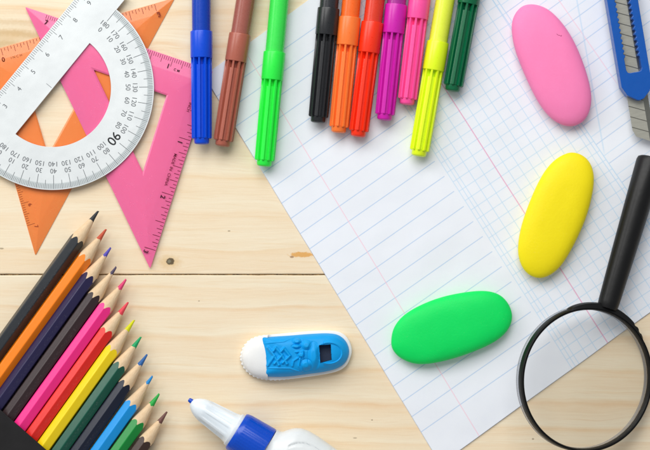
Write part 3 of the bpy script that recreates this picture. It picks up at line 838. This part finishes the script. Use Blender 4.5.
# ================================================================ GLUE PEN / BOTTLE
zc = 23.0
axd = Vector((0.843, 0.537)); A0 = P(190.9, 402.1, zc); e_ = P(190.9+axd.x*330, 402.1+axd.y*330, zc)
q = (e_-A0).to_track_quat('X', 'Z')
root = thing('glue_bottle', 'white glue bottle with blue collar and blunt white nozzle at the bottom edge', 'glue bottle', A0, None, q)
m_gl = plain('white_plastic', (226, 230, 231), 0.34, 0.5, coat=0.15, sss=0.3, sss_r=6, var=0.02, bmp=0.05, bscale=0.1)
m_nz = plain('milky_plastic', (224, 232, 238), 0.30, 0.5, coat=0.2, sss=0.5, sss_r=9, var=0.03, bmp=0.04, bscale=0.2)
m_cb = plain('blue_collar_plastic', (0, 72, 192), 0.28, 0.5, coat=0.25, sss=0.1, var=0.05, bmp=0.03)
def facet(t):
    p = (t*8/(2*PI)+0.25) % 1.0; d = abs(p-0.5)*2
    return 1 if d < 0.55 else max(0, 1-(d-0.55)/0.12)
bm = bmesh.new()
lathe(bm, [(0.4, 2.6), (1.0, 3.8), (3.0, 5.8), (6, 8.0), (10, 9.9), (14, 11.0, 0.0), (16, 11.4, 0.02), (20, 12.0, 0.11), (44, 14.6, 0.09), (46.5, 15.3, 0), (48.5, 15.8, 0), (49.5, 17.4), (54, 17.6)], 96, facet)
noz = finish('nozzle', bm, m_nz, root, smooth=45)
bm = bmesh.new(); 
lathe(bm, [(-3.4, 0.9), (-3.0, 1.9), (-1, 2.4), (1.5, 2.5), (2.0, 1.5)], 24)
for vv in bm.verts: vv.co.y += 1.0
finish('applicator_tip', bm, m_cb, noz, smooth=50)
bm = bmesh.new()
def knurl(t): return 0.5+0.5*math.cos(t*44)
lathe(bm, [(52.5, 17), (52.8, 19.3), (54.5, 20.3), (57.5, 20.9), (58.5, 21.1, 0.006), (84.0, 22.3, 0.006), (85.4, 22.2), (86.2, 20)], 264, knurl)
finish('collar', bm, m_cb, root, smooth=40)
def wid(x_):
    K_ = [(86, 22.6), (89.5, 22.8), (91.5, 22.4), (95, 27.5), (100, 33), (106, 36.6), (114, 38.4), (124, 38.8), (146, 37.6), (175, 38), (320, 39), (330, 36), (333, 28)]
    for (a, wa), (b_, wb) in zip(K_[:-1], K_[1:]):
        if a <= x_ <= b_: t = (x_-a)/(b_-a); return wa+(wb-wa)*t
    return K_[0][1] if x_ < 86 else K_[-1][1]
def hgt(x_): return 19 if x_ < 90 else min(22.5, 19+(x_-90)*0.25)
bm = bmesh.new(); rings = []
xs = [86.3, 88, 90, 92]+[93+i*1.0 for i in range(90)]+[190, 220, 260, 300, 320, 326, 330, 333]
N_ = 128
for x_ in xs:
    W_, H_ = (wid(x_-1.5)+wid(x_)+wid(x_+1.5))/3, hgt(x_); ring = []
    for i in range(N_):
        t = 2*PI*i/N_; y_ = W_*math.copysign(abs(math.cos(t))**0.9, math.cos(t)); z_ = H_*math.copysign(abs(math.sin(t))**0.8, math.sin(t))
        inset = wid(x_-9)-9.5 if x_ > 103 else -5
        g = math.exp(-((inset-abs(y_))/1.0)**2) if inset > 0 else 0
        if x_ > 150: g = max(g*0.6, 0)
        g2 = math.exp(-(((x_-151)+0.25*y_)/0.9)**2)*(1 if y_ > -40 else 0)
        if z_ > 0: z_ -= 1.7*max(g, 0.6*g2)
        ring.append(bm.verts.new((x_, y_, z_)))
    rings.append(ring)
bridge(bm, rings, cap0=True, cap1=True); finish('bottle_body', bm, m_gl, root, smooth=50)

# ================================================================ UTILITY KNIFE
Ok = Vector((622.5, 0)); ka = Vector((0.165, 0.986)); kb = Vector((0.986, -0.165))
def K3(a, b_, z): q_ = Ok+ka*a+kb*b_; return P(q_.x, q_.y, z)
org = K3(0, 0, 0)
root = thing('utility_knife', 'blue plastic snap-off utility knife with its steel blade out, at the upper right', 'utility knife', org)
m_kb = plain('blue_knife_plastic', (0, 82, 170), 0.33, 0.5, coat=0.2, sss=0.05, var=0.05, bmp=0.04)
def body(z0, z1):
    L = [(-230, -15.4), (86, -15.2), (95, -10.8), (101.2, -1.8), (101.8, 1.0), (100.6, 5), (94, 12), (86, 15.4), (-230, 15.4), (-230, 7.8)]
    # right wall of the slot with its row of teeth, walking down
    a = -200
    while a < 57:
        L += [(a, 7.8), (a+1.3, 6.3), (a+3.0, 6.1), (a+4.0, 7.8)]; a += 5.3
    L += [(70, 7.8), (72.5, 6.6), (73.2, 4.5), (73.2, -4.8), (72.5, -6.8), (70, -7.8)]
    a = 58
    while a > -200:
        L += [(a, -8.0), (a-1.2, -6.7), (a-3.0, -6.5), (a-4.1, -8.0)]; a -= 5.3
    L += [(-230, -8)]
    return L
bm = bmesh.new(); L = body(0, 0)
prism(bm, [K3(a, b_, 20)[:2] for a, b_ in L], 5.0, 20.0)
finish('handle', bm, m_kb, root, org, smooth=None, bevel=0.55)
m_rail = plain('dark_rail', (30, 44, 70), 0.5, 0.4, metal=0.2, bmp=0.05)
bm = bmesh.new(); prism(bm, [K3(a, b_, 6)[:2] for a, b_ in ((-230, -14.5), (85, -14.3), (97, -4), (97, 4), (85, 14.5), (-230, 14.5))], 0.9, 4.9)
finish('guide_rail', bm, m_rail, root, org, smooth=None, bevel=0.4)
m_bl, nt, b = new_mat('blade_steel'); v = coords(nt)
tcx, tcy, _ = sep(nt, v)
# rebuild knife-local coordinates from object space (origin on the knife axis)
al = tcx*ka.x+tcy*(-ka.y); bl = tcx*kb.x+tcy*(-kb.y)
score = (al-bl*0.46+500*10.6+4).pp(10.6)
sc_m = (-(score-0.32)).step(0.3)
base = mixc(nt, noisetex(nt, comb(nt, al*0.5, bl*0.08), 1.0, 4, 0.6), lin((158, 157, 146)), lin((190, 188, 176)))
nt.links.new(mixc(nt, sc_m, base, lin((104, 102, 96))), b.inputs['Base Color'])
b.inputs['Metallic'].default_value = 0.55; b.inputs['Roughness'].default_value = 0.42
bump(nt, b, -sc_m, 0.3)
bm = bmesh.new()
zb = 12.0
L = [(-150, -11.2), (130.2, -11.5), (132.5, -10.4), (134.5, -9.9), (137, -8.7), (143.6, 4.0), (-150, 4.0)]
prism(bm, [K3(a, b_, zb)[:2] for a, b_ in L], zb-1.2, zb)
bla = finish('blade', bm, m_bl, root, org, smooth=None)
m_be = plain('honed_edge_steel', (138, 138, 130), 0.3, 0.5, metal=0.8, bmp=0.05)  # darker tone paints in the bevel's darker reflection
bm = bmesh.new()
V = [bm.verts.new(K3(*p)) for p in ((-150, 4.02, zb), (143.6, 4.02, zb), (146.4, 9.2, zb-1.1), (-150, 9.2, zb-1.1), (-150, 4.02, zb-1.2), (143.6, 4.02, zb-1.2), (146.4, 9.2, zb-1.2), (-150, 9.2, zb-1.2))]
for f in ((0, 1, 2, 3), (7, 6, 5, 4), (0, 4, 5, 1), (1, 5, 6, 2), (2, 6, 7, 3), (3, 7, 4, 0)): bm.faces.new([V[i] for i in f])
finish('cutting_edge', bm, m_be, bla, org, smooth=None)

# ================================================================ MAGNIFYING GLASS
tilt = math.radians(17)
zc = 30.0
Cm = P(586.3, 379.2, zc)
hx = Vector((0.297, 0.955, 0)).normalized(); hx = (hx+Vector((0, 0, -0.09))).normalized()
side = hx.cross(Vector((0, 0, 1))).normalized()             # to the right of the handle
up0 = side.cross(hx).normalized()
side2 = side*math.cos(tilt)-up0*math.sin(tilt); up2 = side2.cross(hx).normalized()
mat = Matrix((hx, -side2, up2)).transposed()
root = thing('magnifying_glass', 'round magnifying glass with black frame and thick black handle at the lower right', 'magnifying glass', Cm, None, mat.to_quaternion())
m_bk = plain('black_plastic', (12, 12, 13), 0.45, 0.4, coat=0.1, var=0.2, vscale=0.1, bmp=0.15, bscale=0.15)
RO, RN = 71.6, 68.2
def ringpart(prof, n=160):
    bm = bmesh.new(); rings = []
    for r_, z_ in prof: rings.append([bm.verts.new((r_*math.cos(2*PI*i/n), r_*math.sin(2*PI*i/n), z_)) for i in range(n)])
    rings.append(rings[0]); bridge(bm, rings); return bm
fra = finish('frame', ringpart([(RN, -3.2), (RN, 3.4), (RN+0.6, 4.4), (RN+1.2, 4.5), (RN+1.5, 3.9), (RN+1.9, 3.9), (RN+2.3, 4.8), (RO-1.0, 4.6), (RO-0.3, 3.4), (RO, 1.5), (RO, -2.6), (RO-0.6, -3.2)]), m_bk, root, smooth=35)
# clear lower rim of the lens mount
m_cl, nt, b = new_mat('smoky_clear_rim')
nt.nodes.remove(b); outn = [n_ for n_ in nt.nodes if n_.type == 'OUTPUT_MATERIAL'][0]
def glassy(nt, outn, tint, gloss, rough, dif=0.0):
    tr = nt.nodes.new('ShaderNodeBsdfTransparent'); tr.inputs[0].default_value = (*tint, 1)
    gl = nt.nodes.new('ShaderNodeBsdfGlossy'); gl.inputs['Roughness'].default_value = rough
    fr = nt.nodes.new('ShaderNodeFresnel'); fr.inputs[0].default_value = 1.45
    mx = nt.nodes.new('ShaderNodeMixShader')
    f = X(nt, fr.outputs[0])*gloss
    nt.links.new(f.v, mx.inputs[0]); nt.links.new(tr.outputs[0], mx.inputs[1]); nt.links.new(gl.outputs[0], mx.inputs[2])
    last = mx
    if dif > 0:
        df = nt.nodes.new('ShaderNodeBsdfDiffuse'); df.inputs[0].default_value = (0.45, 0.47, 0.52, 1)
        m2 = nt.nodes.new('ShaderNodeMixShader'); m2.inputs[0].default_value = dif
        nt.links.new(mx.outputs[0], m2.inputs[1]); nt.links.new(df.outputs[0], m2.inputs[2]); last = m2
    nt.links.new(last.outputs[0], outn.inputs[0])
glassy(nt, outn, (0.88, 0.88, 0.90), 0.8, 0.2, 0.30)
finish('lens_rim', ringpart([(RN-0.1, -8.6), (RN-0.1, -3.3), (RO-0.6, -3.3), (RO, -4.0), (RO, -8.0), (RO-0.8, -8.6)]), m_cl, fra, smooth=35)
m_ln, nt, b = new_mat('lens_glass'); nt.nodes.remove(b); outn = [n_ for n_ in nt.nodes if n_.type == 'OUTPUT_MATERIAL'][0]
glassy(nt, outn, (0.998, 0.998, 0.994), 0.35, 0.03)
bm = bmesh.new(); rings = []
for r_, z_ in [(6, -6.3), (20, -6.1), (35, -5.6), (50, -4.7), (60, -3.8), (RN-0.3, -3.0), (RN-0.3, -1.5), (60, -0.7), (50, 0.2), (35, 1.1), (20, 1.6), (6, 1.8)]:
    rings.append([bm.verts.new((r_*math.cos(2*PI*i/128), r_*math.sin(2*PI*i/128), z_)) for i in range(128)])
bridge(bm, rings, cap0=True, cap1=True); finish('lens', bm, m_ln, root, smooth=40)
# saddle joining frame and handle
bm = bmesh.new(); n_ = 48; rr = []
for i in range(n_+1):
    t = math.radians(-40+74*i/n_); f = math.sin(PI*i/n_)**0.6
    ex = RO+0.2+4.6*f
    if i in (4, 5, 8, 9): ex -= 1.0
    rr.append([bm.verts.new((r_*math.cos(t), r_*math.sin(t), z_)) for r_, z_ in ((RO-1.5, -4.4*1.0), (ex, -3.6), (ex+0.2, 0), (ex-0.8, 3.8), (RO-1.5, 4.9))])
bridge(bm, rr, cap0=True, cap1=True); finish('saddle', bm, m_bk, root, smooth=40)
bm = bmesh.new()
lathe(bm, [(RO+1, 9.2), (RO+4, 10.2), (RO+8, 10.5), (RO+60, 11.9), (RO+110, 13.0), (RO+153, 13.8), (RO+156, 13.0), (RO+157.4, 10.8), (RO+157.9, 6)], 64)
finish('handle', bm, m_bk, root, smooth=40)
